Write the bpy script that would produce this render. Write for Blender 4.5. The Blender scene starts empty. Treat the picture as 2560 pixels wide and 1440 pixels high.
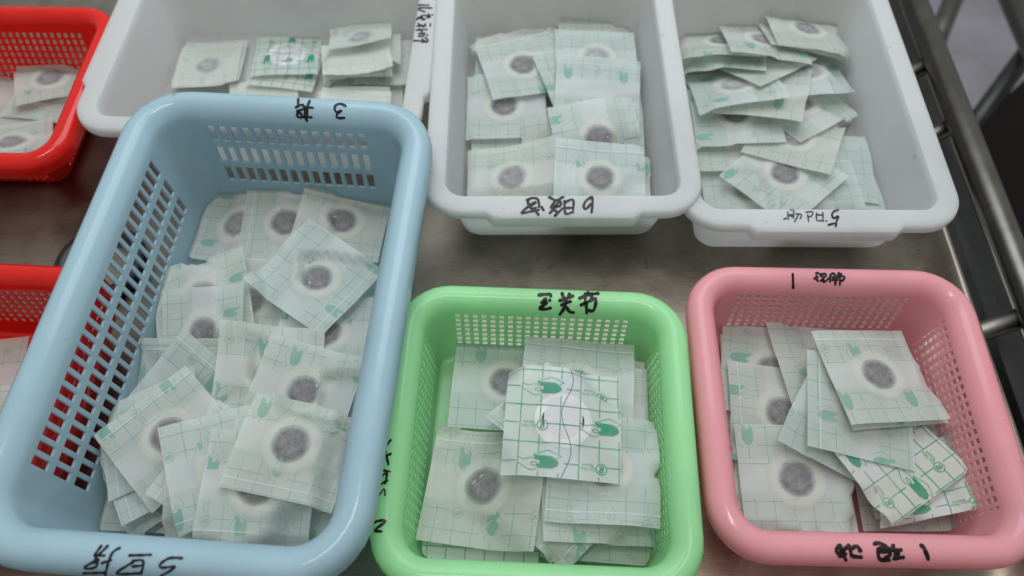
import bpy, bmesh, math, random
import numpy as np
from mathutils import Vector
from mathutils.bvhtree import BVHTree

random.seed(7); RNG = np.random.default_rng(7)
SC = bpy.context.scene
COL = SC.collection
PI = math.pi

# ------------------------------------------------------------------ camera, light, exposure
F_PX, PITCH, CAM_H = 1900.0, math.radians(60.0), 0.52
cam_data = bpy.data.cameras.new('camera')
cam_data.sensor_width = 36.0
cam_data.lens = F_PX / 2560.0 * 36.0
cam_data.clip_start = 0.01
cam_data.clip_end = 60.0
cam_data.dof.use_dof = True
cam_data.dof.focus_distance = 0.50
cam_data.dof.aperture_fstop = 4.8
camera = bpy.data.objects.new('camera', cam_data)
camera.location = (0, 0, CAM_H)
camera.rotation_euler = (PI / 2 - PITCH, 0, 0)
COL.objects.link(camera)
SC.camera = camera

world = bpy.data.worlds.new('World'); SC.world = world; world.use_nodes = True
bg = world.node_tree.nodes['Background']
wt = world.node_tree
_tc = wt.nodes.new('ShaderNodeTexCoord'); _dp = wt.nodes.new('ShaderNodeVectorMath'); _dp.operation = 'DOT_PRODUCT'
wt.links.new(_tc.outputs['Generated'], _dp.inputs[0]); _dp.inputs[1].default_value = (0.05, 0.74, 0.67)
_mr = wt.nodes.new('ShaderNodeMapRange'); wt.links.new(_dp.outputs['Value'], _mr.inputs[0])
_mr.inputs[1].default_value = -0.5; _mr.inputs[2].default_value = 1.0; _mr.inputs[3].default_value = 0.26; _mr.inputs[4].default_value = 0.46
wt.links.new(_mr.outputs[0], bg.inputs[1])
bg.inputs[0].default_value = (0.84, 0.88, 0.90, 1)

def area(name, loc, target, sx, sy, power, col):
    l = bpy.data.lights.new(name, 'AREA'); l.shape = 'RECTANGLE'; l.size = sx; l.size_y = sy
    l.energy = power; l.color = col
    o = bpy.data.objects.new(name, l); o.location = loc
    o.rotation_euler = (Vector(target) - Vector(loc)).to_track_quat('-Z', 'Y').to_euler()
    COL.objects.link(o); return o
area('overhead_softbox', (0.06, 0.82, 0.92), (.03, .36, 0), 0.85, 0.60, 5.6, (0.84, 0.92, 1.0))  # added softbox close overhead, its falloff darkens the outer parts like vignetting
area('ceiling_light', (0.02, 0.22, 2.1), (0, .25, 0), 1.1, 0.10, 10, (1.0, 0.97, 0.92))

SC.view_settings.view_transform = 'Standard'
SC.view_settings.look = 'None'
SC.view_settings.exposure = 0.27
SC.view_settings.gamma = 1.0
SC.cycles.use_denoising = True
SC.cycles.max_bounces = 10
SC.cycles.transparent_max_bounces = 16

# ------------------------------------------------------------------ helpers
def ray(px, py):
    x = (px - 1280) / F_PX; y = (720 - py) / F_PX
    sp, cp = math.sin(PITCH), math.cos(PITCH)
    return np.array([x, cp + y * sp, -sp + y * cp])
def at(px, py, z):
    d = ray(px, py); t = (z - CAM_H) / d[2]
    return np.array([0, 0, CAM_H]) + t * d
def project(P):
    sp, cp = math.sin(PITCH), math.cos(PITCH)
    d = P - np.array([0, 0, CAM_H])
    zc = d[..., 1] * cp - d[..., 2] * sp
    up = d[..., 1] * sp + d[..., 2] * cp
    return np.stack([1280 + F_PX * d[..., 0] / zc, 720 - F_PX * up / zc], -1)

def tag(o, label=None, cat=None, group=None, kind=None):
    if label: o['label'] = label
    if cat: o['category'] = cat
    if group: o['group'] = group
    if kind: o['kind'] = kind
    return o
def empty(name, loc, rz=0):
    o = bpy.data.objects.new(name, None); o.empty_display_size = .03
    o.location = loc; o.rotation_euler = (0, 0, rz); COL.objects.link(o); return o
def mesh_obj(name, verts, faces, mats, parent=None, fmat=None, smooth=True, uv=None):
    me = bpy.data.meshes.new(name)
    me.from_pydata([tuple(map(float, v)) for v in verts], [], [tuple(map(int, f)) for f in faces])
    for m in (mats if isinstance(mats, (list, tuple)) else [mats]): me.materials.append(m)
    if fmat is not None: me.polygons.foreach_set('material_index', np.asarray(fmat, dtype=np.int32))
    if smooth: me.polygons.foreach_set('use_smooth', [True] * len(me.polygons))
    if uv is not None:
        lay = me.uv_layers.new(name='UVMap')
        li = np.zeros(len(me.loops), dtype=np.int32); me.loops.foreach_get('vertex_index', li)
        lay.data.foreach_set('uv', np.asarray(uv, dtype=np.float32)[li].ravel())
    me.update()
    o = bpy.data.objects.new(name, me); COL.objects.link(o)
    if parent: o.parent = parent
    return o

# ------------------------------------------------------------------ materials
def new_mat(name):
    m = bpy.data.materials.new(name); m.use_nodes = True
    nt = m.node_tree; nt.nodes.clear()
    out = nt.nodes.new('ShaderNodeOutputMaterial')
    return m, nt, out
def N(nt, typ, **kw):
    n = nt.nodes.new(typ)
    for k, v in kw.items(): setattr(n, k, v)
    return n
def math_node(nt, op, a, b=None, c=None, clamp=False):
    n = N(nt, 'ShaderNodeMath', operation=op, use_clamp=clamp)
    for i, v in enumerate((a, b, c)):
        if v is None: continue
        if isinstance(v, (int, float)): n.inputs[i].default_value = v
        else: nt.links.new(v, n.inputs[i])
    return n.outputs[0]
def mixc(nt, fac, a, b):
    n = N(nt, 'ShaderNodeMix', data_type='RGBA')
    for sock, v in ((n.inputs[0], fac), (n.inputs[6], a), (n.inputs[7], b)):
        if isinstance(v, (int, float)): sock.default_value = v
        elif isinstance(v, tuple): sock.default_value = (*v[:3], 1)
        else: nt.links.new(v, sock)
    return n.outputs[2]
def noise(nt, scale, detail=3, rough=.55, coord='Object', dist=0.0):
    tc = N(nt, 'ShaderNodeTexCoord'); n = N(nt, 'ShaderNodeTexNoise')
    n.inputs['Scale'].default_value = scale; n.inputs['Detail'].default_value = detail
    n.inputs['Roughness'].default_value = rough; n.inputs['Distortion'].default_value = dist
    nt.links.new(tc.outputs[coord], n.inputs['Vector']); return n.outputs['Fac']
def ramp(nt, fac, lo, hi):
    n = N(nt, 'ShaderNodeMapRange', interpolation_type='SMOOTHSTEP')
    nt.links.new(fac, n.inputs[0]); n.inputs[1].default_value = lo; n.inputs[2].default_value = hi
    return n.outputs[0]

def plastic(name, col, dirt, transl, rough=.3, sss=0.0, trans=0.0):
    m, nt, out = new_mat(name)
    b = N(nt, 'ShaderNodeBsdfPrincipled')
    big = noise(nt, 9, 4, .6); fine = noise(nt, 260, 3, .7)
    c = mixc(nt, ramp(nt, big, .45, .8), col, tuple(x * .9 for x in col))
    spots = ramp(nt, noise(nt, 85, 2, .5), .74, .80)
    c = mixc(nt, math_node(nt, 'MULTIPLY', spots, .45), c, dirt)
    nt.links.new(c, b.inputs['Base Color'])
    r = math_node(nt, 'MULTIPLY_ADD', big, .16, rough - .06)
    nt.links.new(r, b.inputs['Roughness'])
    b.inputs['Specular IOR Level'].default_value = .45
    bm = N(nt, 'ShaderNodeBump'); bm.inputs['Strength'].default_value = .025; bm.inputs['Distance'].default_value = .0004
    nt.links.new(fine, bm.inputs['Height']); nt.links.new(bm.outputs[0], b.inputs['Normal'])
    if trans:
        b.inputs['Transmission Weight'].default_value = trans; b.inputs['IOR'].default_value = 1.25
        r = math_node(nt, 'MULTIPLY_ADD', big, .16, .42); nt.links.new(r, b.inputs['Roughness'])
    if sss:
        b.inputs['Subsurface Weight'].default_value = sss
        b.inputs['Subsurface Radius'].default_value = (.012, .012, .012)
        b.inputs['Subsurface Scale'].default_value = 1.0
    t = N(nt, 'ShaderNodeBsdfTranslucent'); nt.links.new(c, t.inputs[0])
    mx = N(nt, 'ShaderNodeMixShader'); mx.inputs[0].default_value = transl
    nt.links.new(b.outputs[0], mx.inputs[1]); nt.links.new(t.outputs[0], mx.inputs[2])
    nt.links.new(mx.outputs[0], out.inputs[0]); return m
M_BLUE = plastic('blue_plastic', (.52, .71, .785), (.18, .22, .22), .40, .11)
M_GREEN = plastic('green_plastic', (.62, .99, .63), (.25, .4, .15), .60, .11)
M_PINK = plastic('pink_plastic', (.98, .54, .575), (.4, .15, .15), .50, .11)
M_RED = plastic('red_plastic', (.80, .018, .010), (.3, .03, .03), .20, .11)
M_WHITE = plastic('milky_plastic', (.86, .87, .86), (.45, .43, .38), .52, .30, trans=.14)

def simple(name, col, rough=.5, metal=0.0, bump=0, bscale=60, var=.15, spec=.5):
    m, nt, out = new_mat(name); b = N(nt, 'ShaderNodeBsdfPrincipled')
    n = noise(nt, bscale, 4, .6)
    c = mixc(nt, ramp(nt, n, .3, .75), tuple(x * (1 - var) for x in col), tuple(min(1, x * (1 + var)) for x in col))
    nt.links.new(c, b.inputs['Base Color']); b.inputs['Metallic'].default_value = metal
    b.inputs['Specular IOR Level'].default_value = spec
    nt.links.new(math_node(nt, 'MULTIPLY_ADD', n, .2, rough - .1), b.inputs['Roughness'])
    if bump:
        bm = N(nt, 'ShaderNodeBump'); bm.inputs['Strength'].default_value = bump; bm.inputs['Distance'].default_value = .001
        nt.links.new(n, bm.inputs['Height']); nt.links.new(bm.outputs[0], b.inputs['Normal'])
    nt.links.new(b.outputs[0], out.inputs[0]); return m

def steel(name, col, rough, streak=(1, 14, 1), smudge=True):
    m, nt, out = new_mat(name); b = N(nt, 'ShaderNodeBsdfPrincipled')
    tc = N(nt, 'ShaderNodeTexCoord'); mp = N(nt, 'ShaderNodeMapping')
    mp.inputs['Scale'].default_value = streak
    nt.links.new(tc.outputs['Object'], mp.inputs[0])
    n = N(nt, 'ShaderNodeTexNoise'); n.inputs['Scale'].default_value = 60; n.inputs['Detail'].default_value = 5
    nt.links.new(mp.outputs[0], n.inputs['Vector'])
    big = noise(nt, 22, 5, .65, dist=.6)
    f = math_node(nt, 'MULTIPLY_ADD', n.outputs['Fac'], .35, math_node(nt, 'MULTIPLY', big, .65))
    c = mixc(nt, ramp(nt, f, .35, .68), tuple(x * .72 for x in col), tuple(x * 1.15 for x in col))
    st = ramp(nt, noise(nt, 48, 3, .6, dist=1.5), .66, .70)
    c = mixc(nt, math_node(nt, 'MULTIPLY', st, .55 if smudge else 0), c, (.16, .14, .12))
    nt.links.new(c, b.inputs['Base Color']); b.inputs['Metallic'].default_value = 1.0
    nt.links.new(math_node(nt, 'MULTIPLY_ADD', f, .22, rough - .1), b.inputs['Roughness'])
    bm = N(nt, 'ShaderNodeBump'); bm.inputs['Strength'].default_value = .05; bm.inputs['Distance'].default_value = .0005
    nt.links.new(n.outputs['Fac'], bm.inputs['Height']); nt.links.new(bm.outputs[0], b.inputs['Normal'])
    nt.links.new(b.outputs[0], out.inputs[0]); return m
M_TRAY = steel('tray_steel', (.30, .262, .212), .42)
M_TUBE = steel('tube_steel', (.17, .16, .14), .36, (1, .06, 1))
M_DARKSTEEL = steel('dark_steel', (.085, .085, .08), .5, (1, .1, 1))
M_FLOOR = simple('floor_concrete', (.36, .345, .375), .75, bscale=5, var=.2)
M_DARK = simple('floor_shadow_block', (.010, .007, .006), .7, bscale=12, spec=.15)  # near-black colour standing in for shadow on the floor
M_RUBBER = simple('black_rubber', (.012, .012, .012), .45)
M_BAG = simple('white_bag', (.90, .93, .95), .35, bump=.5, bscale=40)
M_INK = simple('marker_ink', (.012, .007, .008), .45, spec=.3)
M_INKFAINT = simple('worn_ink', (.06, .06, .055), .6, bscale=700, var=.8, spec=.2)

def paper(name, film_side, white=False):
    """Glassine film over printed liner: a clear strip along v, mottled cloudiness, a little see-through."""
    m, nt, out = new_mat(name)
    tc = N(nt, 'ShaderNodeTexCoord'); sx = N(nt, 'ShaderNodeSeparateXYZ'); nt.links.new(tc.outputs['UV'], sx.inputs[0])
    oi = N(nt, 'ShaderNodeObjectInfo')
    cloud = noise(nt, 34, 4, .6, 'Object', .4)
    grain = noise(nt, 1500, 2, .6, 'Object')
    du = math_node(nt, 'ABSOLUTE', math_node(nt, 'SUBTRACT', sx.outputs[0], .52))
    strip = N(nt, 'ShaderNodeMapRange', interpolation_type='SMOOTHSTEP'); nt.links.new(du, strip.inputs[0])
    strip.inputs[1].default_value = .165 if film_side else .152; strip.inputs[2].default_value = .14 if film_side else .148
    if film_side:
        gcol = mixc(nt, ramp(nt, cloud, .3, .72), (.565, .605, .58), (.63, .655, .635))
        wcol = mixc(nt, ramp(nt, cloud, .35, .7), (.65, .66, .66), (.71, .72, .715))
    if white:
        gcol = mixc(nt, ramp(nt, cloud, .3, .72), (.68, .685, .66), (.73, .735, .71)); wcol = gcol
    elif not film_side:
        gcol = mixc(nt, ramp(nt, cloud, .3, .72), (.66, .69, .655), (.70, .73, .695)); wcol = (.74, .75, .77)
    c = mixc(nt, strip.outputs[0], gcol, wcol)
    c = mixc(nt, math_node(nt, 'MULTIPLY', ramp(nt, grain, .45, .75), .10), c, (.45, .48, .46))
    # sheets differ a little: some yellowed, some greyer
    tint = mixc(nt, oi.outputs['Random'], (.93, 1.0, .97), (1.0, .985, .93))
    mu = N(nt, 'ShaderNodeMix', data_type='RGBA', blend_type='MULTIPLY'); mu.inputs[0].default_value = 1
    nt.links.new(c, mu.inputs[6]); nt.links.new(tint, mu.inputs[7]); c = mu.outputs[2]
    b = N(nt, 'ShaderNodeBsdfPrincipled'); nt.links.new(c, b.inputs['Base Color'])
    b.inputs['Roughness'].default_value = .42; b.inputs['Specular IOR Level'].default_value = .35
    bm = N(nt, 'ShaderNodeBump'); bm.inputs['Strength'].default_value = .12; bm.inputs['Distance'].default_value = .002
    nt.links.new(cloud, bm.inputs['Height']); nt.links.new(bm.outputs[0], b.inputs['Normal'])
    t = N(nt, 'ShaderNodeBsdfTranslucent'); nt.links.new(c, t.inputs[0])
    mx = N(nt, 'ShaderNodeMixShader'); mx.inputs[0].default_value = .22
    nt.links.new(b.outputs[0], mx.inputs[1]); nt.links.new(t.outputs[0], mx.inputs[2])
    tr = N(nt, 'ShaderNodeBsdfTransparent'); tr.inputs[0].default_value = (.9, .95, .92, 1)
    m2 = N(nt, 'ShaderNodeMixShader'); m2.inputs[0].default_value = .21
    nt.links.new(mx.outputs[0], m2.inputs[1]); nt.links.new(tr.outputs[0], m2.inputs[2])
    nt.links.new(m2.outputs[0], out.inputs[0]); return m
M_FILM = paper('film_side_paper', True)
M_FILMWHITE = paper('white_film_paper', True, True)
M_LINER = paper('liner_side_paper', False)

def print_mat(name, col, alpha):
    m, nt, out = new_mat(name)
    b = N(nt, 'ShaderNodeBsdfPrincipled'); b.inputs['Base Color'].default_value = (*col, 1); b.inputs['Roughness'].default_value = .5
    b.inputs['Specular IOR Level'].default_value = .3
    tr = N(nt, 'ShaderNodeBsdfTransparent'); mx = N(nt, 'ShaderNodeMixShader')
    cl = noise(nt, 60, 3, .6)
    nt.links.new(math_node(nt, 'MULTIPLY_ADD', ramp(nt, cl, .3, .7), alpha * .5, alpha * .6), mx.inputs[0])
    nt.links.new(tr.outputs[0], mx.inputs[1]); nt.links.new(b.outputs[0], mx.inputs[2])
    nt.links.new(mx.outputs[0], out.inputs[0]); return m
M_PRINT = print_mat('green_print', (.018, .27, .14), .90)
M_PRINTDIM = print_mat('green_print_under_film', (.12, .43, .31), .46)
M_LINEDIM = print_mat('grid_print_under_film', (.20, .42, .35), .40)
M_LINEFAINT = print_mat('faint_grid_print', (.45, .55, .48), .30)
M_RIDGE = print_mat('folded_edge_highlight', (.80, .83, .81), .45)  # pale line along the film fold, its white highlight put into the colour

def radial(name, fn):
    m, nt, out = new_mat(name)
    tc = N(nt, 'ShaderNodeTexCoord'); sx = N(nt, 'ShaderNodeSeparateXYZ'); nt.links.new(tc.outputs['UV'], sx.inputs[0])
    col, alpha = fn(nt, sx.outputs[0])
    b = N(nt, 'ShaderNodeBsdfPrincipled'); nt.links.new(col, b.inputs['Base Color']); b.inputs['Roughness'].default_value = .6
    b.inputs['Specular IOR Level'].default_value = .15
    tr = N(nt, 'ShaderNodeBsdfTransparent'); mx = N(nt, 'ShaderNodeMixShader')
    nt.links.new(alpha, mx.inputs[0]); nt.links.new(tr.outputs[0], mx.inputs[1]); nt.links.new(b.outputs[0], mx.inputs[2])
    nt.links.new(mx.outputs[0], out.inputs[0]); return m
# UV.x runs from the disc's centre (0) to its edge (1)
def herb(dark, edge):
    def fn(nt, r):
        g1 = noise(nt, 900, 4, .7); g2 = noise(nt, 150, 4, .65, dist=.8)
        f = math_node(nt, 'MULTIPLY_ADD', g1, .5, math_node(nt, 'MULTIPLY', g2, .5))
        c = mixc(nt, ramp(nt, f, .36, .66), tuple(x * .60 for x in dark), tuple(x * 1.22 for x in dark))
        clump = ramp(nt, noise(nt, 75, 3, .6, dist=.6), .60, .72)
        c = mixc(nt, math_node(nt, 'MULTIPLY', clump, .4), c, tuple(x * .48 for x in dark))
        al = math_node(nt, 'SUBTRACT', 1, ramp(nt, math_node(nt, 'MULTIPLY_ADD', g2, .22, r), .72 - edge, 1.06))
        return c, al
    return fn
M_HERB = [radial('herb_dark', herb((.225, .216, .216), .22)), radial('herb_mid', herb((.30, .29, .292), .30)),
          radial('herb_pale', herb((.41, .405, .41), .38)), radial('herb_very_pale', herb((.40, .40, .405), .42))]
def ringfn(nt, r):
    # r: 0 inner edge, 1 outer edge of the foam ring
    g = noise(nt, 80, 3)
    c = mixc(nt, ramp(nt, g, .3, .7), (.66, .67, .60), (.72, .72, .65))
    a = math_node(nt, 'SUBTRACT', 1, ramp(nt, r, .45, 1.0))
    return c, math_node(nt, 'MULTIPLY', a, .5)
M_RING = radial('foam_ring_under_film', ringfn)
M_FOAM = simple('white_foam', (.60, .61, .585), .6, spec=.2)
M_SHEETGREY = simple('liner_over_pad', (.53, .52, .53), .6, bscale=300, var=.05)
M_HERBBARE = simple('bare_herb_paste', (.05, .028, .02), .6, bscale=500, var=.4)

# ------------------------------------------------------------------ setting
S = mesh_obj('floor', [(-6, -4, -.8), (6, -4, -.8), (6, 9, -.8), (-6, 9, -.8)], [(0, 1, 2, 3)], M_FLOOR); tag(S, kind='structure')

def tube_mesh(pts, r, seg=18, closed=False):
    V, Fc = [], []
    pts = [np.array(p, float) for p in pts]; n = len(pts)
    for i, p in enumerate(pts):
        a = pts[(i - 1) % n] if (closed or i > 0) else p; b = pts[(i + 1) % n] if (closed or i < n - 1) else p
        t = (b - a) / np.linalg.norm(b - a)
        h = np.array([0, 0, 1.]) if abs(t[2]) < .9 else np.array([1., 0, 0])
        s = np.cross(t, h); s /= np.linalg.norm(s); w = np.cross(s, t)
        for k in range(seg):
            q = 2 * PI * k / seg; V.append(p + r * (math.cos(q) * s + math.sin(q) * w))
    m = n if closed else n - 1
    for i in range(m):
        for k in range(seg):
            k2 = (k + 1) % seg; j = (i + 1) % n
            Fc.append((i * seg + k, i * seg + k2, j * seg + k2, j * seg + k))
    if not closed:
        Fc.append(tuple(range(seg))[::-1]); Fc.append(tuple(range((n - 1) * seg, n * seg)))
    return V, Fc
def box_mesh(x0, x1, y0, y1, z0, z1):
    V = [(x, y, z) for z in (z0, z1) for y in (y0, y1) for x in (x0, x1)]
    return V, [(0, 2, 3, 1), (4, 5, 7, 6), (0, 1, 5, 4), (2, 6, 7, 3), (0, 4, 6, 2), (1, 3, 7, 5)]

trolley = tag(empty('steel_trolley', (0, .3, -.8)), 'stainless steel trolley with a scuffed tray top and round side rail carrying the plastic baskets', 'trolley')
TO = np.array([0, .3, -.8])
def tpart(name, VF, m, **k):
    V, Fc = VF; return mesh_obj(name, [np.array(v) - TO for v in V], Fc, m, trolley, **k)
prof = [(-.80, 0), (-.3, 0), (.0, 0), (.306, 0)]
for i in range(1, 9):
    a = i / 8 * 1.0; prof.append((.306 + .033 * math.sin(a) / math.sin(1.0), .024 * (1 - math.cos(a)) / (1 - math.cos(1.0))))
prof += [(.3415, .0252), (.3435, .0243), (.3445, .022), (.3448, .004), (.3448, -.018)]
ys = np.linspace(-.35, .92, 24)
V = [(x, y, z) for y in ys for x, z in prof]; n = len(prof)
Fc = [(j * n + i, j * n + i + 1, (j + 1) * n + i + 1, (j + 1) * n + i) for j in range(len(ys) - 1) for i in range(n - 1)]
tpart('tray_top', (V, Fc), M_TRAY)
RA = at(2286, 0, -.02); RB = at(2590, 790, -.02)
tpart('side_rail', tube_mesh([RA + (RA - RB) * 1.2, RB, RA + (RB - RA) * 2.6], .0119, 24), M_TUBE)
tpart('side_bar', box_mesh(at(2407, 620, -.06)[0], at(2470, 620, -.06)[0], -.35, .95, -.075, -.06), M_DARKSTEEL, smooth=False)
tpart('wire_rod', tube_mesh([(at(2478, 600, -.08)[0], -.35, -.085), (at(2478, 600, -.08)[0], .95, -.085)], .004, 10), M_TUBE)
for sx_, sy_ in ((2338, 150), (2420, 295), (2580, 785)):
    A = at(sx_, sy_, -.025)
    tpart('rail_strut', tube_mesh([A, A + np.array([-.085, -.01, -.075])], .0085, 16), M_TUBE)
for y in (-.3, .9):
    tpart('leg', tube_mesh([(.40, y, -.10), (.40, y, -.8)], .0125), M_TUBE)
    tpart('leg', tube_mesh([(-.78, y, -.02), (-.78, y, -.8)], .0125), M_TUBE)
tpart('lower_shelf', box_mesh(-.78, .41, -.33, .90, -.42, -.40), M_DARKSTEEL, smooth=False)

# crumpled white bag on the lower shelf
nb = 26; V = []
b0 = at(2384, 640, -.075)
for j in range(nb):
    for i in range(nb):
        u, v = i / (nb - 1), j / (nb - 1)
        e = min(u, 1 - u, v, 1 - v)
        V.append((b0[0] - .055 + .11 * u + .006 * math.sin(9 * v), b0[1] - .13 + .26 * v, -.40 + min(1, e * 7) ** .5 * (.30 + .010 * math.sin(13 * u + 7 * v) + .01 * math.sin(23 * v - 9 * u) + .004 * RNG.normal())))
Fc = [(j * nb + i, j * nb + i + 1, (j + 1) * nb + i + 1, (j + 1) * nb + i) for j in range(nb - 1) for i in range(nb - 1)]
tag(mesh_obj('plastic_bag', V, Fc, M_BAG), 'crumpled white plastic bag under the tray edge, seen in the gap beside the rail', 'bag')

# neighbouring rack beyond the rail, low and dark
rack = tag(empty('tube_rack', (.9, .9, -.8)), 'dim tubular steel rack standing on the floor beyond the trolley rail', 'rack')
RO = np.array([.9, .9, -.8])
def rpart(name, VF, m, **k):
    V, Fc = VF; return mesh_obj(name, [np.array(v) - RO for v in V], Fc, m, rack, **k)
A = at(2440, 305, -.30); B = at(2590, 100, -.24)
rpart('cross_tube', tube_mesh([A + (A - B) * .8, B + (B - A) * .5], .013, 16), M_DARKSTEEL)
A = at(2525, -20, -.22); B = at(2600, 150, -.22)
rpart('frame_tube', tube_mesh([A + (A - B) * 2, B + (B - A) * 6], .017, 16), M_TUBE)
A = at(2395, -30, -.5); B = at(2345, 90, -.5)
rpart('frame_tube', tube_mesh([A + (A - B) * 2, B + (B - A) * .5], .018, 16), M_TUBE)
q = [at(2395, 345, -.5), at(2640, 130, -.5)]; q += [q[1] + np.array([.9, -.6, 0]), np.array([1.2, -.9, -.5]), np.array([.50, -.5, -.5]), np.array([.50, .5, -.5])]
V = q + [np.array([a[0], a[1], -.8]) for a in q]; nq = len(q)
Fc = [tuple(range(nq))[::-1]] + [(i, (i + 1) % nq, nq + (i + 1) % nq, nq + i) for i in range(nq)]
shadow_block = mesh_obj('floor_shadow_block', V, Fc, M_DARK, smooth=False)  # added block, puts the floor's shadow beyond the rail into a dark shape
tag(shadow_block, 'near-black block added for the floor shadow beyond the trolley rail', 'shadow block')

# ------------------------------------------------------------------ containers
def rr_ring(hw, hd, r, ts_x, ts_y, nc=8):
    """Rounded rectangle loop from the middle layout: straight samples at fixed positions, nc steps per corner."""
    pts = []
    for (sx, sy, along, ts) in ((0, -1, 'x', ts_x), (1, 0, 'y', ts_y), (0, 1, 'x', ts_x), (-1, 0, 'y', ts_y)):
        if along == 'x':
            lim = hw - r; line = [-lim] + [max(-lim, min(lim, t)) for t in ts[1:-1]] + [lim]
            if sy < 0: pts += [(t, -hd) for t in line]
            else: pts += [(t, hd) for t in reversed(line)]
        else:
            lim = hd - r; line = [-lim] + [max(-lim, min(lim, t)) for t in ts[1:-1]] + [lim]
            if sx > 0: pts += [(hw, t) for t in line]
            else: pts += [(-hw, t) for t in reversed(line)]
        # corner after this side
        cx, cy, a0 = {(0, -1): (hw - r, -hd + r, -PI / 2), (1, 0): (hw - r, hd - r, 0), (0, 1): (-hw + r, hd - r, PI / 2), (-1, 0): (-hw + r, -hd + r, PI)}[(sx, sy)]
        for k in range(1, nc):
            a = a0 + PI / 2 * k / nc; pts.append((cx + r * math.cos(a), cy + r * math.sin(a)))
    return pts

def container(name, pose, w, d, h, R, rim, wall, nz_rows, holes, mat, thick, label, cat, group=None, tabs=None, rbot=.012, rmin=.012, base_z=.0):
    """rim: [(inset, z)] from the skirt's lower edge over the lip; wall: (inset_top, z_top, inset_bottom)."""
    cx, cy, th = pose
    root = tag(empty(name, (cx, cy, base_z), th), label, cat, group)
    hw, hd = w / 2, d / 2
    it, zt, ib = wall
    # side sample positions
    def cols(half, nh, pitch, hwid):
        e = half - R - .004
        ts = [-e]
        if nh:
            x0 = -(nh - 1) * pitch / 2
            for k in range(nh): ts += [x0 + k * pitch - hwid / 2, x0 + k * pitch + hwid / 2]
        else:
            ts += list(np.linspace(-e, e, 12)[1:-1])
        ts += [e]
        return ts
    ts_x = cols(hw, holes['nx'], holes['pitch'], holes['hw']) if holes else cols(hw, 0, 0, 0)
    ts_y = cols(hd, holes['ny'], holes['pitch'], holes['hw']) if holes else cols(hd, 0, 0, 0)
    if tabs:
        for ax, half in tabs['half'].items():
            L = ts_x if ax == 'x' else ts_y
            L += [-half - .008, -half, half, half + .008]; L.sort()
    prof = list(rim)
    zs = []
    if holes:
        for k in range(holes['rows']):
            zc = holes['z0'] - k * holes['zp']; zs += [zc + holes['hh'] / 2, zc - holes['hh'] / 2]
    else:
        zs = list(np.linspace(zt, rbot + .004, 5)[1:])
    zb = .003
    def inset_at(z): return it + (ib - it) * (zt - z) / (zt - zb)
    k0 = len(prof)
    prof.append((it, zt))
    prof += [(inset_at(z), z) for z in zs]
    # rounded foot
    zl = zs[-1]; zf = min(rbot, zl - .0015); i0 = inset_at(zf)
    for k in range(0, 6):
        a = PI / 2 * k / 5
        prof.append((i0 + (zf - zb) * math.sin(a) * .0 + (zf - zb) * (1 - math.cos(a)), zb + (zf - zb) * (1 - math.sin(a))))
    V, Fc = [], []; sizes = None
    for pi_, (o, z) in enumerate(prof):
        ring = rr_ring(hw - o, hd - o, max(R - o, rmin), ts_x, ts_y)
        sizes = len(ring)
        for (x, y) in ring:
            zz, xx, yy = z, x, y
            if tabs and pi_ < tabs['n']:
                # widened finger grip in the middle of the short sides
                for ax, half in tabs['half'].items():
                    q, s = (x, y) if ax == 'x' else (y, x)
                    edge = hd if ax == 'x' else hw
                    if abs(q) <= half + .0085 and abs(s) > edge - o - 1e-4:
                        f = 1 if abs(q) <= half + 1e-4 else 0
                        if ax == 'x': yy = y + math.copysign(.0045 * f, y)
                        else: xx = x + math.copysign(.0045 * f, x)
                        if pi_ < 2: zz = z - .0035 * f
            V.append((xx, yy, zz))
    n = sizes
    nxs, nys, ncn = len(ts_x), len(ts_y), 7
    hole_cols = set()
    if holes:
        start = 0
        for side in range(4):
            ns = nxs if side % 2 == 0 else nys
            nh = holes['nx'] if side % 2 == 0 else holes['ny']
            for k in range(nh): hole_cols.add(start + 1 + 2 * k)
            start += ns + ncn
    hole_rows = set(k0 + 1 + 2 * k for k in range(holes['rows'])) if holes else set()
    for i in range(len(prof) - 1):
        for j in range(n):
            if i in hole_rows and j in hole_cols: continue
            j2 = (j + 1) % n
            Fc.append((i * n + j, (i + 1) * n + j, (i + 1) * n + j2, i * n + j2))
    last = (len(prof) - 1) * n
    ci = len(V); V.append((0, 0, zb))
    for j in range(n): Fc.append((last + j, ci, last + (j + 1) % n))
    o = mesh_obj('basket_shell' if holes else 'bin_shell', V, Fc, mat, root)
    # weld repeated samples at corners, give the sheet its thickness
    bm = bmesh.new(); bm.from_mesh(o.data)
    bmesh.ops.remove_doubles(bm, verts=bm.verts, dist=1e-5); bmesh.ops.dissolve_degenerate(bm, edges=bm.edges, dist=1e-6)
    bmesh.ops.recalc_face_normals(bm, faces=bm.faces)
    bm.faces.ensure_lookup_table()
    c = max(bm.faces, key=lambda f: f.calc_center_median().z * 0 - abs(f.calc_center_median().x) - abs(f.calc_center_median().y))
    if c.normal.z < 0: bmesh.ops.reverse_faces(bm, faces=bm.faces)
    bm.to_mesh(o.data); bm.free()
    sol = o.modifiers.new('thickness', 'SOLIDIFY'); sol.thickness = thick; sol.offset = -1; sol.use_even_offset = False
    sol.thickness_clamp = .9
    dg = bpy.context.evaluated_depsgraph_get()
    me = bpy.data.meshes.new_from_object(o.evaluated_get(dg)); old = o.data
    o.modifiers.clear(); o.data = me; bpy.data.meshes.remove(old); me.name = 'shell'
    me.polygons.foreach_set('use_smooth', [True] * len(me.polygons)); me.set_sharp_from_angle(angle=math.radians(38))
    from mathutils import Matrix
    mw = Matrix.Translation((cx, cy, base_z)) @ Matrix.Rotation(th, 4, 'Z')
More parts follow.
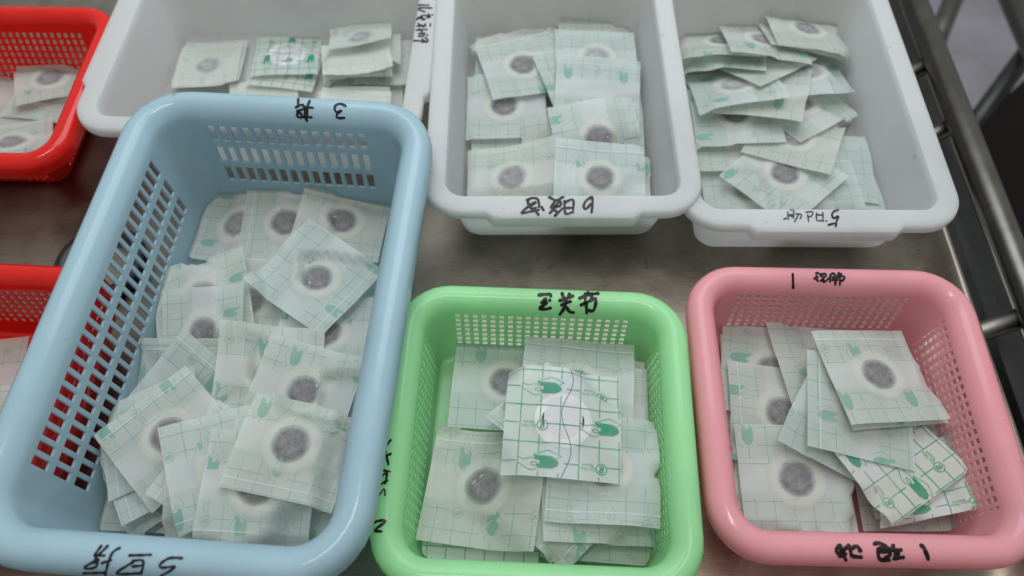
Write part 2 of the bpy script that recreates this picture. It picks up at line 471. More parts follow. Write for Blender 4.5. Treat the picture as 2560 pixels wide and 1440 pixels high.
    info = dict(root=root, mw=mw, pose=pose, base=base_z, hw=hw, hd=hd, R=R, rmin=rmin, inset=inset_at, zt=zt, shell=o)
    dgv = [mw @ v.co for v in me.vertices]
    info['bvh'] = BVHTree.FromPolygons(dgv, [tuple(p.vertices) for p in me.polygons])
    return info

RIM_BASKET = lambda h: [(.0005, h - .016), (.0, h - .009), (.0012, h - .0045), (.004, h - .0015), (.008, h), (.012, h - .0006), (.0155, h - .003), (.018, h - .007)]
RIM_BLUE = lambda h: [(.0005, h - .020), (.0, h - .011), (.0016, h - .005), (.005, h - .0016), (.010, h), (.0145, h - .0012), (.0185, h - .0045), (.0215, h - .009)]
RIM_BIN = lambda h: [(.0005, h - .0085), (.0, h - .004), (.0006, h - .0012), (.002, h), (.006, h + .0002), (.0135, h), (.0155, h - .0012), (.0165, h - .004)]

C = {}
h = .11
C['blue'] = container('blue_basket', (-.1783, .2353, -.0725), .2249, .3386, h, .044, RIM_BLUE(h), (.0225, h - .012, .030), 3,
    dict(nx=14, ny=26, pitch=.0087, hw=.0056, rows=3, z0=.0850, zp=.0215, hh=.0155), M_BLUE, .0018,
    'large pale blue basket with slotted sides, lettered with a marker on its rim', 'basket', rbot=.010)
h = .07
HS = dict(nx=22, ny=22, pitch=.0061, hw=.0034, rows=7, z0=.0555, zp=.0056, hh=.0039)
C['green'] = container('small_basket', (.0169, .1630, -.0418), .1962, .2000, h, .036, RIM_BASKET(h), (.019, h - .010, .0255), 7,
    HS, M_GREEN, .0009, 'light green basket with small square holes, beside the blue one', 'basket', 'small hole baskets', rbot=.006)
C['pink'] = container('small_basket', (.2162, .1797, -.0234), .1962, .1995, h, .036, RIM_BASKET(h), (.019, h - .010, .0255), 7,
    HS, M_PINK, .0009, 'pink basket with small square holes, next to the steel rail', 'basket', 'small hole baskets', rbot=.006)
HR = dict(nx=20, ny=20, pitch=.0061, hw=.0032, rows=8, z0=.0520, zp=.0058, hh=.0038)
C['redback'] = container('small_basket', (-.4400, .4580, -.02), .1962, .182, h, .034, RIM_BASKET(h), (.019, h - .011, .038), 8,
    HR, M_RED, .0010, 'red basket holding patches, pushed under the lip of a milky bin', 'basket', 'small hole baskets', rbot=.006)
C['redfront'] = container('small_basket', (-.3745, .186, -.055), .1962, .1966, h, .036, RIM_BASKET(h), (.019, h - .010, .0255), 7,
    HS, M_RED, .0009, 'red basket half hidden behind the slotted wall of the blue one', 'basket', 'small hole baskets', rbot=.006)
h = .075
TAB = lambda axis: dict(n=5, half={axis: .050})
C['six'] = container('milky_bin', (.0369, .4529, .0033), .2038, .2727, h, .030, RIM_BIN(h), (.017, h - .007, .028), 0, None, M_WHITE, .0018,
    'milky white bin between the other two, marked with a 6 on its lip', 'bin', 'milky white bins', tabs=TAB('x'), base_z=.004, rbot=.016)
C['five'] = container('milky_bin', (.2245, .4437, -.0056), .2038, .2727, h, .030, RIM_BIN(h), (.017, h - .007, .028), 0, None, M_WHITE, .0018,
    'milky white bin against the steel rail, marked with a 5 on its lip', 'bin', 'milky white bins', tabs=TAB('x'), rbot=.016)
C['kid'] = container('milky_bin', (-.2037, .494, -.0434), .2727, .2038, h, .030, RIM_BIN(h), (.017, h - .007, .028), 0, None, M_WHITE, .0018,
    'milky white bin turned sideways behind the blue basket', 'bin', 'milky white bins', tabs=TAB('y'), rbot=.016)

# black rubber ring lying on the tray
p = at(238, 660, .008)
V, Fc = tube_mesh([(.030 * math.cos(a), .030 * math.sin(a), .006) for a in np.linspace(0, 2 * PI, 48, endpoint=False)], .006, 14, True)
o = mesh_obj('rubber_ring', V, Fc, M_RUBBER); o.location = (p[0] + .004, p[1], .001)
tag(o, 'black rubber ring lying on the tray between the red baskets and the blue one', 'ring')

# ------------------------------------------------------------------ herbal patches
SIZE = .070
SIZES = dict(blue=.070, green=.0755, pink=.0725, six=.0725, five=.0725, kid=.060, redback=.063, redfront=.066)
PILE = dict(blue=.009, green=.017, pink=.009, six=.011, five=.011, kid=.006, redback=.006, redfront=.0)
CELL = .168
def rotm(yaw, tx, ty):
    cy, sy = math.cos(yaw), math.sin(yaw); cx, sx = math.cos(tx), math.sin(tx); c2, s2 = math.cos(ty), math.sin(ty)
    Rz = np.array([[cy, -sy, 0], [sy, cy, 0], [0, 0, 1]]); Rx = np.array([[1, 0, 0], [0, cx, -sx], [0, sx, cx]])
    Ry = np.array([[c2, 0, s2], [0, 1, 0], [-s2, 0, c2]]); return Rz @ Rx @ Ry
CORN = np.array([(-.5, -.5), (.5, -.5), (.5, .5), (-.5, .5)])
def quad_pts(p):
    R = rotm(p[3], p[4], p[5]); s = SIZE * (1 + p[6])
    return p[:3] + s * (CORN[:, :1] * R[:, 0] - CORN[:, 1:] * R[:, 1])
def fit_patch(px, wt, z0, zsig, tsig):
    c = np.mean([at(x, y, z0) for x, y in px], 0)
    a, b = at(*px[0], z0), at(*px[1], z0); d_, e_ = at(*px[3], z0), at(*px[2], z0)
    ux = (b - a) + (e_ - d_); p = np.array([c[0], c[1], z0, math.atan2(ux[1], ux[0]), 0, 0, 0.])
    px = np.array(px, float); sw = np.array(wt)[:, None] / 6.0
    def res(p):
        r = ((project(quad_pts(p)) - px) * sw).ravel()
        return np.concatenate([r, [(p[2] - z0) / zsig, p[4] / tsig, p[5] / tsig, p[6] / .03]])
    r = res(p); lam = 1e-2
    for _ in range(40):
        J = np.stack([(res(p + 1e-5 * np.eye(7)[k]) - r) / 1e-5 for k in range(7)], 1)
        A = J.T @ J; st = -np.linalg.solve(A + lam * np.diag(np.diag(A) + 1e-9), J.T @ r)
        r2 = res(p + st)
        if r2 @ r2 < r @ r:
            if r @ r - r2 @ r2 < 1e-5: break
            p, r, lam = p + st, r2, max(lam / 4, 1e-8)
        else: lam *= 5
    return p, float(r @ r)

HX0, HY0, HRES = -.62, -.05, .0014
HF = np.full((int(.75 / HRES), int(1.15 / HRES)), -1.0)     # height of whatever lies there: [iy, ix]
def hf_idx(P):
    ix = np.clip(((P[..., 0] - HX0) / HRES).astype(int), 0, HF.shape[1] - 1)
    iy = np.clip(((P[..., 1] - HY0) / HRES).astype(int), 0, HF.shape[0] - 1)
    return iy, ix
def blur(a):
    b = np.pad(a, 1, mode='edge')
    return (b[:-2, 1:-1] + b[2:, 1:-1] + b[1:-1, :-2] + b[1:-1, 2:] + 2 * a) / 6
def dilate(a):
    b = np.pad(a, 1, mode='edge'); return np.max([b[i:i + a.shape[0], j:j + a.shape[1]] for i in range(3) for j in range(3)], 0)
GN = 19
UU, VV = np.meshgrid(np.linspace(0, 1, GN), np.linspace(0, 1, GN))
def smooth01(x): x = np.clip(x, 0, 1); return x * x * (3 - 2 * x)

txt_cache = {}
def text_mesh(s):
    if s not in txt_cache:
        cu = bpy.data.curves.new('t', 'FONT'); cu.body = s; cu.align_x = 'CENTER'; cu.resolution_u = 2
        ob = bpy.data.objects.new('t', cu); COL.objects.link(ob)
        me = bpy.data.meshes.new_from_object(ob.evaluated_get(bpy.context.evaluated_depsgraph_get()))
        v = np.array([(q.co.x, q.co.y) for q in me.vertices]); f = [tuple(q.vertices) for q in me.polygons]
        bpy.data.objects.remove(ob); bpy.data.curves.remove(cu); bpy.data.meshes.remove(me)
        txt_cache[s] = (v, f)
    return txt_cache[s]

TAB_ = np.array([(-135, -60), (40, -58), (90, -30), (108, 5), (95, 30), (45, 57), (-85, 57), (-98, 25), (-70, 20), (-68, -15), (-100, -20)]) / 1105
PEEL = np.array([(-130, -62), (5, -115), (130, -65), (85, -38)]) / 1105
HANDA = np.array([(-275, -35), (-220, -15), (-185, -22), (-150, -35), (-95, -22)]) / 1105
HANDB = np.array([(-275, 25), (-250, 30), (-220, 48), (-160, 80), (-120, 78), (-90, 62)]) / 1105
THUMB = np.array([(-120 + 32 * math.cos(a), 22 + 17 * math.sin(a)) for a in np.linspace(0, 2 * PI, 11)]) / 1105
CIRC = np.array([(50 * math.cos(a), 50 * math.sin(a)) for a in np.linspace(0, 2 * PI, 17)]) / 1105
TWO = np.array([(-22, -24), (14, -28), (22, -12), (-4, 2), (-24, 18), (-10, 30), (10, 26), (18, 10), (-14, -14)]) / 1105

class Marks:
    def __init__(self): self.v, self.f, self.m = [], [], []
    def poly(self, pts, m):
        pts = np.asarray(pts)
        c = pts.mean(0)
        if not (0 < c[0] < 1 and 0 < c[1] < 1): return
        b = len(self.v); self.v += [(min(.997, max(.003, x)), min(.997, max(.003, y))) for x, y in pts]
        self.f.append(tuple(range(b, b + len(pts)))); self.m.append(m)
    def line(self, pts, w, m, step=.05):
        pts = [np.array(p, float) for p in pts]
        for a, b in zip(pts[:-1], pts[1:]):
            L = np.linalg.norm(b - a)
            if L < 1e-6: continue
            n = np.array([-(b - a)[1], (b - a)[0]]) / L * w / 2; k = max(1, int(L / step))
            for i in range(k):
                p, q = a + (b - a) * i / k, a + (b - a) * (i + 1) / k
                if all(-.02 < c < 1.02 for c in (*p, *q)): self.poly([p - n, q - n, q + n, p + n], m)

def make_marks(face, ou, ov, rng):
    K = Marks(); film = face == 'F'
    W = .0075 if not film else .0085
    gl, gh = 1, 2          # material slots: grid lines, icons
    hid = lambda u: film and abs(u - .52) < .15     # the white strip hides the print
    hands = []
    for i in range(-3, 4):
        for j in range(-3, 4):
            hands.append((.38 + ou + .51 * i, .21 + ov + .333 * i + .665 * j))
    vs = [.38 + ou - .246 + CELL * 1.012 * k for k in range(-9, 10)]
    for u in vs:
        if 0.01 < u < .99 and not hid(u):
            # broken where it meets the icons
            segs = []; v = 0.0
            while v < 1:
                if not any(-.14 < u - hu < .12 and abs(v + .02 - hv) < .09 for hu, hv in hands) and not any(abs(u - hu - .45) < .05 and abs(v + .02 - hv - .02) < .06 for hu, hv in hands):
                    segs.append((v, min(1, v + .04)))
                v += .04
            for a, b in segs: K.line([(u, a), (u, b)], W, gl, .045)
    for k in range(-9, 10):
        v = .21 + ov + .1665 * k
        if not .01 < v < .99: continue
        icons = [hu for hu, hv in hands if abs(hv - v) < .05]
        u = 0.0
        while u < 1:
            busy = any((-.27 < u + .02 - hu < .12) or (.24 < u + .02 - hu < .51) for hu in icons)
            if not busy and not hid(u + .02): K.line([(u, v), (min(1, u + .04), v)], W, gl, .05)
            u += .04
    for hu, hv in hands:
        if not (-.3 < hu < 1.3 and -.15 < hv < 1.15): continue
        o = np.array([hu, hv])
        if not (hid(hu - .03) or hid(hu + .03)): K.poly(TAB_ + o, gh)
        elif not hid(hu + .08):                # only the tip clears the strip
            q = TAB_.copy(); q[:, 0] = np.maximum(q[:, 0], .53 + .15 - hu); K.poly(q + o, gh)
        elif not hid(hu - .10):
            q = TAB_.copy(); q[:, 0] = np.minimum(q[:, 0], .52 - .15 - hu); K.poly(q + o, gh)
        for sh in (PEEL, HANDA, HANDB, THUMB):
            for a, b in zip(sh[:-1], sh[1:]):
                mid = (a + b) / 2 + o
                if not hid(mid[0]): K.line([a + o, b + o], .0055, gl, .06)
        oc = o + (.455, .018)
        if 0 < oc[0] < 1 and 0 < oc[1] < 1 and not hid(oc[0]):
            K.line(list(CIRC + oc), .008, gl if film else gh, .1); K.line(list(TWO + oc), .010, gl if film else gh, .1)
        for s, dv in (('Do Not', -.011), ('Reuse', -.042)):
            tv, tf = text_mesh(s)
            tp = oc + np.array([-.115, dv + .006])
            if hid(tp[0]) or not (.05 < tp[0] < .95 and .04 < tp[1] < .96): continue
            q = np.stack([tp[0] - tv[:, 0] * .040, tp[1] + tv[:, 1] * .040], 1)   # printed upside down to the hands
            b = len(K.v); K.v += [tuple(x) for x in q]; K.f += [tuple(b + i for i in f) for f in tf]; K.m += [gl if film else gh] * len(tf)
    return K

def patch(cont, label, quad, face='F', tone=0, start=None, tsig=.30, flap=None, curl=None, zadd=0.0, ring=True, group=None, zsig=.006, size=1.0):
    global SIZE
    SIZE = SIZES[cont] * size; info = C[cont]; info['pile'] = PILE[cont]
    q, w = [], []
    for t in quad.split():
        hidden = t.endswith('?'); x, y = t.rstrip('?').split(',')
        q.append((float(x), float(y))); w.append(.07 if hidden else 1.0)
    if start: q = q[start:] + q[:start]; w = w[start:] + w[:start]
    # height of the heap under the footprint
    zg = .012
    for _ in range(2):
        pts = np.array([at(x, y, zg) for x, y in q])
        S_ = np.array([pts[0] * (1 - a) * (1 - b) + pts[1] * a * (1 - b) + pts[2] * a * b + pts[3] * (1 - a) * b for a in np.linspace(.05, .95, 9) for b in np.linspace(.05, .95, 9)])
        iy, ix = hf_idx(S_); hh = np.maximum(HF[iy, ix], info['base'] + .0045 + info.get('pile', 0))
        zg = float(np.percentile(hh, 70)) + .0015 + zadd
    info['zadd'] = zadd
    for pass_ in range(3):
        P, bump, s, rng = lay(info, label, q, w, zg, zsig, tsig, curl, ring)
        zg = zg + .8 * (float(np.mean(P[..., 2] - bump)) - float(zg))
    HFset(P)
    finish(cont, info, label, P, s, rng, face, tone, flap, ring, group)

def lay(info, label, q, w, zg, zsig, tsig, curl, ring):
    p, cost = fit_patch(q, w, zg, zsig, tsig)
    s = SIZE * (1 + p[6]); R = rotm(p[3], p[4], p[5])
    rng = np.random.default_rng(abs(hash(label)) % 1000 if False else sum(map(ord, label)) * 7 + len(label))
    # local relief: curl, slight waves, the pad's bump
    if curl is None: curl = rng.uniform(-.0005, .0020)
    ax = VV if rng.random() < .5 else UU
    rad = np.hypot(UU - .5, VV - .5) * s
    relief = curl * (2 * ax - 1) ** 2 + .0004 * np.sin(6 * UU + rng.uniform(0, 6)) + .0004 * np.sin(7 * VV + rng.uniform(0, 6))
    bump = .0013 * smooth01((.0225 - rad) / .007) + .0004 * smooth01((.012 - rad) / .006) if ring else 0 * rad
    P = p[:3] + s * ((UU[..., None] - .5) * R[:, 0] - (VV[..., None] - .5) * R[:, 1]) + relief[..., None] * R[:, 2]
    # keep inside the container's walls
    cx, cy, th = info['pose']; c_, s_ = math.cos(th), math.sin(th)
    def clamp(P):
        lx = (P[..., 0] - cx) * c_ + (P[..., 1] - cy) * s_; ly = -(P[..., 0] - cx) * s_ + (P[..., 1] - cy) * c_
        ins = info['inset'](np.clip(P[..., 2] - info['base'], .006, info['zt'])) + .0010
        mx, my = info['hw'] - ins, info['hd'] - ins
        ox, oy = np.maximum(np.abs(lx) - mx, 0), np.maximum(np.abs(ly) - my, 0)
        lx = np.clip(lx, -mx, mx); ly = np.clip(ly, -my, my)
        # rounded corners
        rc = max(info['R'] - .03, .012)
        qx, qy = np.abs(lx) - (mx - rc), np.abs(ly) - (my - rc)
        inc = (qx > 0) & (qy > 0); L = np.hypot(qx, qy); k = np.where(inc & (L > rc), rc / np.maximum(L, 1e-9), 1.0)
        lx = np.where(k < 1, np.sign(lx) * (mx - rc + qx * k), lx); ly = np.where(k < 1, np.sign(ly) * (my - rc + qy * k), ly)
        P = P.copy(); P[..., 0] = cx + lx * c_ - ly * s_; P[..., 1] = cy + lx * s_ + ly * c_
        P[..., 2] += .7 * (ox + oy)
        return P
    P = clamp(P)
    # lie on what is below: rise and tilt as a stiff sheet first, then give way locally
    lo, hi = P.reshape(-1, 3).min(0), P.reshape(-1, 3).max(0)
    x0, x1 = int((lo[0] - HX0) / HRES) - 3, int((hi[0] - HX0) / HRES) + 4; y0, y1 = int((lo[1] - HY0) / HRES) - 3, int((hi[1] - HY0) / HRES) + 4
    x0, y0 = max(x0, 0), max(y0, 0)
    W_ = dilate(dilate(dilate(HF[y0:y1, x0:x1])))
    for _ in range(8): W_ = blur(W_)
    W_ = np.maximum(W_, dilate(HF[y0:y1, x0:x1]))
    def need_at(P):
        iy, ix = hf_idx(P); return np.maximum(W_[np.clip(iy - y0, 0, W_.shape[0] - 1), np.clip(ix - x0, 0, W_.shape[1] - 1)], info['base'] + .0045 + info['pile'] * .8) + .0007
    need = need_at(P)
    gapz = P[..., 2] - need
    P[..., 2] -= np.where(gapz > .006, (gapz - .006) * .6, 0)
    lift = need - P[..., 2]
    A_ = np.stack([np.ones(GN * GN), UU.ravel(), VV.ravel()], 1)
    wq = (lift.ravel() > -.004).astype(float) + .02
    cf = np.linalg.lstsq(A_ * wq[:, None], lift.ravel() * wq, rcond=None)[0]
    plane = (A_ @ cf).reshape(GN, GN)
    k_ = np.percentile(lift - plane, 88); stiff = np.maximum(0, plane + min(.004, max(0, k_)))
    P[..., 2] += stiff
    rem = np.maximum(0, need - P[..., 2]); sm = dilate(dilate(rem))
    for _ in range(18): sm = blur(sm)
    P[..., 2] += np.maximum(sm, blur(rem)) if rem.max() > 0 else 0
    P[..., 2] += bump
    P = clamp(P)
    return P, bump, s, rng

def HFset(P):
    m = 80; g = np.linspace(0, GN - 1.0001, m); i0 = g.astype(int); fr = g - i0
    A = P[i0] * (1 - fr)[:, None, None] + P[i0 + 1] * fr[:, None, None]
    Pf = A[:, i0] * (1 - fr)[None, :, None] + A[:, i0 + 1] * fr[None, :, None]
    iy, ix = hf_idx(Pf); np.maximum.at(HF, (iy, ix), Pf[..., 2])

def finish(cont, info, label, P, s, rng, face, tone, flap, ring, group):
    # surface lookup
    du = np.gradient(P, axis=1); dv = np.gradient(P, axis=0)
    Nn = -np.cross(du, dv); Nn /= np.linalg.norm(Nn, axis=-1, keepdims=True)
    ctr = P[GN // 2, GN // 2].copy()
    def surf(uv, off):
        uv = np.clip(np.asarray(uv, float), 0, 1); gu, gv = uv[:, 0] * (GN - 1), uv[:, 1] * (GN - 1)
        a = np.minimum(gu.astype(int), GN - 2); b = np.minimum(gv.astype(int), GN - 2); fu, fv = (gu - a)[:, None], (gv - b)[:, None]
        def L(A): return (A[b, a] * (1 - fu) + A[b, a + 1] * fu) * (1 - fv) + (A[b + 1, a] * (1 - fu) + A[b + 1, a + 1] * fu) * fv
        return L(P) + off * L(Nn) - ctr
    root = empty('herbal_patch', ctr)
    tag(root, label, 'patch', group or GROUPS[cont])
    verts = (P - ctr).reshape(-1, 3); uvs = np.stack([UU, VV], -1).reshape(-1, 2)
    faces = [(j * GN + i, (j + 1) * GN + i, (j + 1) * GN + i + 1, j * GN + i + 1) for j in range(GN - 1) for i in range(GN - 1)]
    fm = [0] * len(faces)
    K = make_marks(face, *((rng.uniform(-.25, .25), rng.uniform(-.33, .33)) if face == 'F' else (0, 0)), rng)
    kv = np.array(K.v)
    if face == 'F': kv[:, 0] = 1 - kv[:, 0]
    kp = surf(kv, .00022 if face == 'F' else .0006)
    b = len(verts)
    verts = np.concatenate([verts, kp]); uvs = np.concatenate([uvs, kv])
    kf = [tuple(b + i for i in f) for f in K.f]
    if face == 'F': kf = [f[::-1] for f in kf]
    kf = [f[::-1] for f in kf]
    faces += kf; fm += K.m
    if flap is None: flap = rng.choice([0, .1, .9]) if face == 'F' else 0
    if flap:
        t = np.linspace(0, 1, 20); b = len(verts)
        rv = np.concatenate([np.stack([np.full(20, flap - .006), t], 1), np.stack([np.full(20, flap + .006), t], 1)])
        verts = np.concatenate([verts, surf(rv, .0004)]); uvs = np.concatenate([uvs, rv])
        faces += [(b + i, b + i + 1, b + 21 + i, b + 20 + i) for i in range(19)]; fm += [3] * 19
    mats = [M_FILMWHITE, M_LINEFAINT, M_LINEFAINT, M_RIDGE] if (tone == 3 and face == 'F') else [M_FILM, M_LINEDIM, M_PRINTDIM, M_RIDGE] if face == 'F' else [M_LINER, M_PRINT, M_PRINT, M_RIDGE]
    mesh_obj('film_sheet' if face == 'F' else 'printed_liner', verts, faces, mats, root, fmat=fm, uv=uvs)
    if not ring: return
    # the foam ring and the herb pad
    na = 40; an = np.linspace(0, 2 * PI, na, endpoint=False)
    r_in, r_out = .0120 / s, (.0212 if face == 'F' else .0182) / s
    rs = np.linspace(0, 1, 5)
    rv = np.concatenate([np.stack([.5 + (r_in + (r_out - r_in) * t) * np.cos(an), .5 + (r_in + (r_out - r_in) * t) * np.sin(an)], 1) for t in rs])
    ru = np.repeat(rs, na)
    rf = [(i * na + k, i * na + (k + 1) % na, (i + 1) * na + (k + 1) % na, (i + 1) * na + k) for i in range(4) for k in range(na)]
    if not (tone == 3 and face == 'F'): mesh_obj('foam_ring', surf(rv, .00028 if face == 'F' else .00012), rf, M_RING if face == 'F' else M_FOAM, root, uv=np.stack([ru, ru * 0], 1))
    rp = .0142 / s if face == 'F' else .0125 / s
    rs = np.linspace(0, 1, 6)[1:]
    pv = np.concatenate([[[.5, .5]], *[np.stack([.5 + rp * t * np.cos(an), .5 + rp * t * np.sin(an)], 1) for t in rs]])
    pu = np.concatenate([[0], np.repeat(rs, na)])
    pf = [(0, 1 + (k + 1) % na, 1 + k) for k in range(na)] + [(1 + i * na + k, 1 + i * na + (k + 1) % na, 1 + (i + 1) * na + (k + 1) % na, 1 + (i + 1) * na + k) for i in range(4) for k in range(na)]
    mesh_obj('herb_pad', surf(pv, .00042 if face == 'F' else .00016), pf, M_HERB[tone] if face == 'F' else M_SHEETGREY, root, uv=np.stack([pu, pu * 0], 1))
    if face == 'P':
        # bare paste showing at the liner's edges, and the wavy slit in the liner
        K2 = Marks()
        for sgn, u0 in ((-1, .5 - rp * .97), (1, .5 + rp * .97)):
            t = np.linspace(-1, 1, 11)
            a_ = np.stack([u0 + 0 * t, .5 + .062 * t], 1); b_ = np.stack([u0 + sgn * .018 * (1 - t * t), .5 + .062 * t], 1)
            for i in range(10): K2.poly([a_[i], a_[i + 1], b_[i + 1], b_[i]], 0)
        tt = np.linspace(0, 1, 40)
        su = .53 + .045 * np.sin(tt * 2 * PI * 1.55 + .4); K2.line(list(np.stack([su, tt], 1)), .005, 1, .05)
        mesh_obj('liner_slit', surf(np.array(K2.v), .0003), K2.f, [M_HERBBARE, M_INKFAINT], root, fmat=K2.m)

GROUPS = dict(blue='herbal patches in the blue basket', green='herbal patches in the green basket', pink='herbal patches in the pink basket',
    six='herbal patches in the bin marked 6', five='herbal patches in the bin marked 5', kid='herbal patches in the sideways milky bin', redback='herbal patches in the red basket', redfront='herbal patches in the half hidden red basket')
patch('blue', 'film patch curling up where two slotted walls meet, nearest the 3 on the rim', '544,467 718,474 652,657 462,658', tone=1,tsig=.45)
patch('blue', 'film patch mostly covered by the two patches at the slotted short wall', '622,480? 800,482? 770,660? 590,655', tone=0)
patch('blue', 'film patch turned slightly, its corner touching the short slotted wall', '683,632? 772,452 982,505 943,653', tone=0,flap=.1)
patch('blue', 'grid film patch with only its lower corner showing in the middle of the heap', '540,655 720,665? 700,860? 520,850?', tone=1)
patch('blue', 'film patch whose corner sticks out towards the long slotted wall', '325,700? 480,690? 434,892 312,870', tone=2)
patch('blue', 'film patch with a wide grid flap, lying beside the middle of the slotted wall', '374,673 548,652? 590,850? 400,886', tone=1,flap=.1)
patch('blue', 'film patch pushed against the unslotted looking long wall, dark pad half hidden', '690,905? 730,725? 948,752 918,935', tone=0)
patch('blue', 'film patch with a small hand print, partly under the diamond one', '430,756 596,692 695,850? 478,918?', tone=0)
patch('blue', 'film patch turned like a diamond on top of the heap', '778,553 960,668 804,842 609,705', tone=0,flap=.9,zadd=.003)
patch('blue', 'film patch buried below the tilted one by the slotted wall', '330,1060? 350,885? 540,900? 510,1090?', tone=1)
patch('blue', 'film patch under the tilted one, showing a bare grid corner', '300,1010? 485,852 622,970? 440,1140?', tone=2,ring=False)
patch('blue', 'film patch with half its pad covered, between the tilted one and the wall side stack', '520,1040 576,836 782,870? 745,1075?', tone=0)
patch('blue', 'film patch with two no reuse marks, middle one of the stack at the wall', '650,1065? 696,855 912,887 885,1090?', tone=0)
patch('blue', 'film patch low in the fan under the tilted one, corner at the slots', '238,1327 258,1228? 450,1200? 445,1330', tone=1,ring=False)
patch('blue', 'film patch with its edge folded up, at the front end of the fan', '312,1350 250,1170? 440,1095? 505,1270?', tone=1,ring=False)
patch('blue', 'plain white backed patch in the fan under the tilted one', '245,1118 430,1080? 482,1260? 292,1311', tone=2,ring=False)
patch('blue', 'grid cornered patch poking out behind the tilted one', '251,1030 410,960? 480,1130? 310,1200?', tone=1,ring=False)
patch('blue', 'film patch tilted about forty degrees, hand print on its corner', '462,914 600,1108? 382,1285 229,1085', tone=0,zadd=.002)
patch('blue', 'film patch with only a paper tip showing at the front rim', '607,1384 430,1245? 560,1070? 745,1195?', tone=1,ring=False)
patch('blue', 'film patch covered but for a grid strip at its front edge', '434,1372 440,1160? 640,1150? 640,1362', tone=1,ring=False)
patch('blue', 'film patch with a shiny white band and a hand print in its corner', '432,1334 426,1098 624,1062? 648,1290?', tone=0)
patch('blue', 'film patch squeezed in beside the rim below the topmost stack', '600,1330? 640,1120? 860,1150? 815,1345', tone=1,ring=False)
patch('blue', 'film patch with a large hand print by the front rim', '510,1366 546,1091 785,1110? 757,1368', tone=0,flap=.1)
patch('blue', 'topmost film patch of the stack near the front, full round pad in view', '568,1232 657,976 897,1020 829,1281', tone=0,flap=.1,zadd=.003)
patch('green', 'film patch lowest of the heap at the front rim, sharp grid lines', '1053,1406 1075,1150? 1345,1160? 1345,1420', face='P',ring=False)
patch('green', 'film patch in the far corner by the square holes, pad partly hidden', '1117,1062 1144,843 1395,880? 1370,1090?', tone=0,flap=0)
patch('green', 'film patch leaning on the holed wall under the marker lettering', '1317,812 1589,842 1590,1080? 1305,1060?', tone=1,ring=False)
patch('green', 'film patch edge showing in the side stack, second from the top', '1340,1150? 1350,870? 1612,905 1610,1160?', tone=1,ring=False)
patch('green', 'film patch in the side stack with a no reuse mark by the wall', '1350,1170? 1380,880? 1639,929 1642,1190?', tone=1,ring=False)
patch('green', 'film patch with a wide blank flap behind the printed one', '1298,1060? 1311,840 1589,866 1585,1103', tone=0,flap=.9)
patch('green', 'film patch lowest of the side stack near the front', '1350,1387 1360,1160? 1640,1185? 1628,1418', tone=1)
patch('green', 'film patch turned diamond with its tip at the front rim', '1411,1425 1255,1290? 1400,1130? 1560,1270?', tone=1,ring=False)
patch('green', 'film patch second lowest of the side stack near the front', '1358,1354 1364,1120? 1655,1125? 1653,1362', tone=1)
patch('green', 'film patch with pad half hidden, on top of the side stack', '1364,1307 1360,1060? 1647,1057 1656,1307', tone=0)
patch('green', 'film patch at the front with two hand prints and a full pad', '1039,1345 1094,1059 1362,1100? 1332,1390', tone=0,flap=.88)
patch('green', 'small corner of a patch jutting from under the printed one', '1216,1043 1370,915 1505,1050 1362,1188', ring=False,size=.80)
patch('green', 'patch lying printed side up with bold green grid, topmost in the basket', '1275,908 1552,930 1548,1212 1253,1192', face='P',zadd=.009,curl=.0008,tsig=.12)
patch('pink', 'film patch at the bottom by the corner, edge only', '1800,835 2020,850? 2040,1090? 1812,1075', tone=1,ring=False)
patch('pink', 'film patch in the side stack, third edge from the top', '1825,1010 2070,1020? 2080,1240? 1835,1235', tone=1,ring=False)
patch('pink', 'film patch in the side stack, lowest edge near the front', '1830,1080 2080,1090? 2090,1300? 1836,1295', tone=1,ring=False)
patch('pink', 'film patch in the far corner under the vertical one', '1808,799 2030,835? 2020,1050? 1815,1030?', tone=0)
patch('pink', 'film patch flat against the front rim beside the blank lettering end', '2160,1328 2150,1090? 2380,1080? 2422,1330', tone=1,ring=False)
patch('pink', 'film patch showing pink through its edge by the holed side wall', '2230,1300? 2200,1060? 2370,1050? 2420,1290', tone=1,ring=False)
patch('pink', 'film patch with two hand prints on the edge by the side wall', '1817,902 2047,936? 2040,1183? 1834,1147', tone=0)
patch('pink', 'film patch with full pad and two hand prints at the front rim', '1865,1340 1870,1085? 2132,1082? 2158,1346', tone=0)
patch('pink', 'film patch leaning, narrow grid side with two hand prints', '1912,805 2105,842? 2190,1060? 1985,1027', tone=1,flap=0)
patch('pink', 'film patch turned steeply, half under the middle one', '1950,1090 2075,915? 2255,1060? 2135,1238', tone=1,ring=False)
patch('pink', 'white edged patch lying under the printed one', '2125,1160 2320,1050? 2400,1220? 2225,1305', face='P',ring=False)
patch('pink', 'patch lying printed side up with bold green grid and Do Not Reuse', '2262,1030? 2412,1184 2238,1312 2070,1150?', face='P',ring=False,zadd=.001)
patch('pink', 'film patch in the middle, folded edge and a hand print', '2013,882 2250,900? 2287,1177 2012,1121', tone=0,flap=.12,zadd=.003)
patch('pink', 'film patch just under the topmost one, thin edge showing', '2140,1075? 2040,850? 2262,850? 2374,1058', tone=1,ring=False,zadd=.002)
patch('pink', 'topmost film patch leaning on the others by the holed corner', '2124,1067 2030,828 2252,828 2376,1046', tone=0,flap=.9,zadd=.004,tsig=.5)
patch('six', 'film patch lying at the back under the turned ones', '1192,97 1370,92? 1375,240? 1185,245', tone=1,ring=False)
patch('six', 'film patch turned with one corner up at the back', '1200,115? 1349,50 1420,165? 1262,235?', tone=1,ring=False,zadd=.008)
patch('six', 'film patch seen in the gap before the front row', '1180,345 1390,350? 1390,480? 1175,470', tone=1,ring=False)
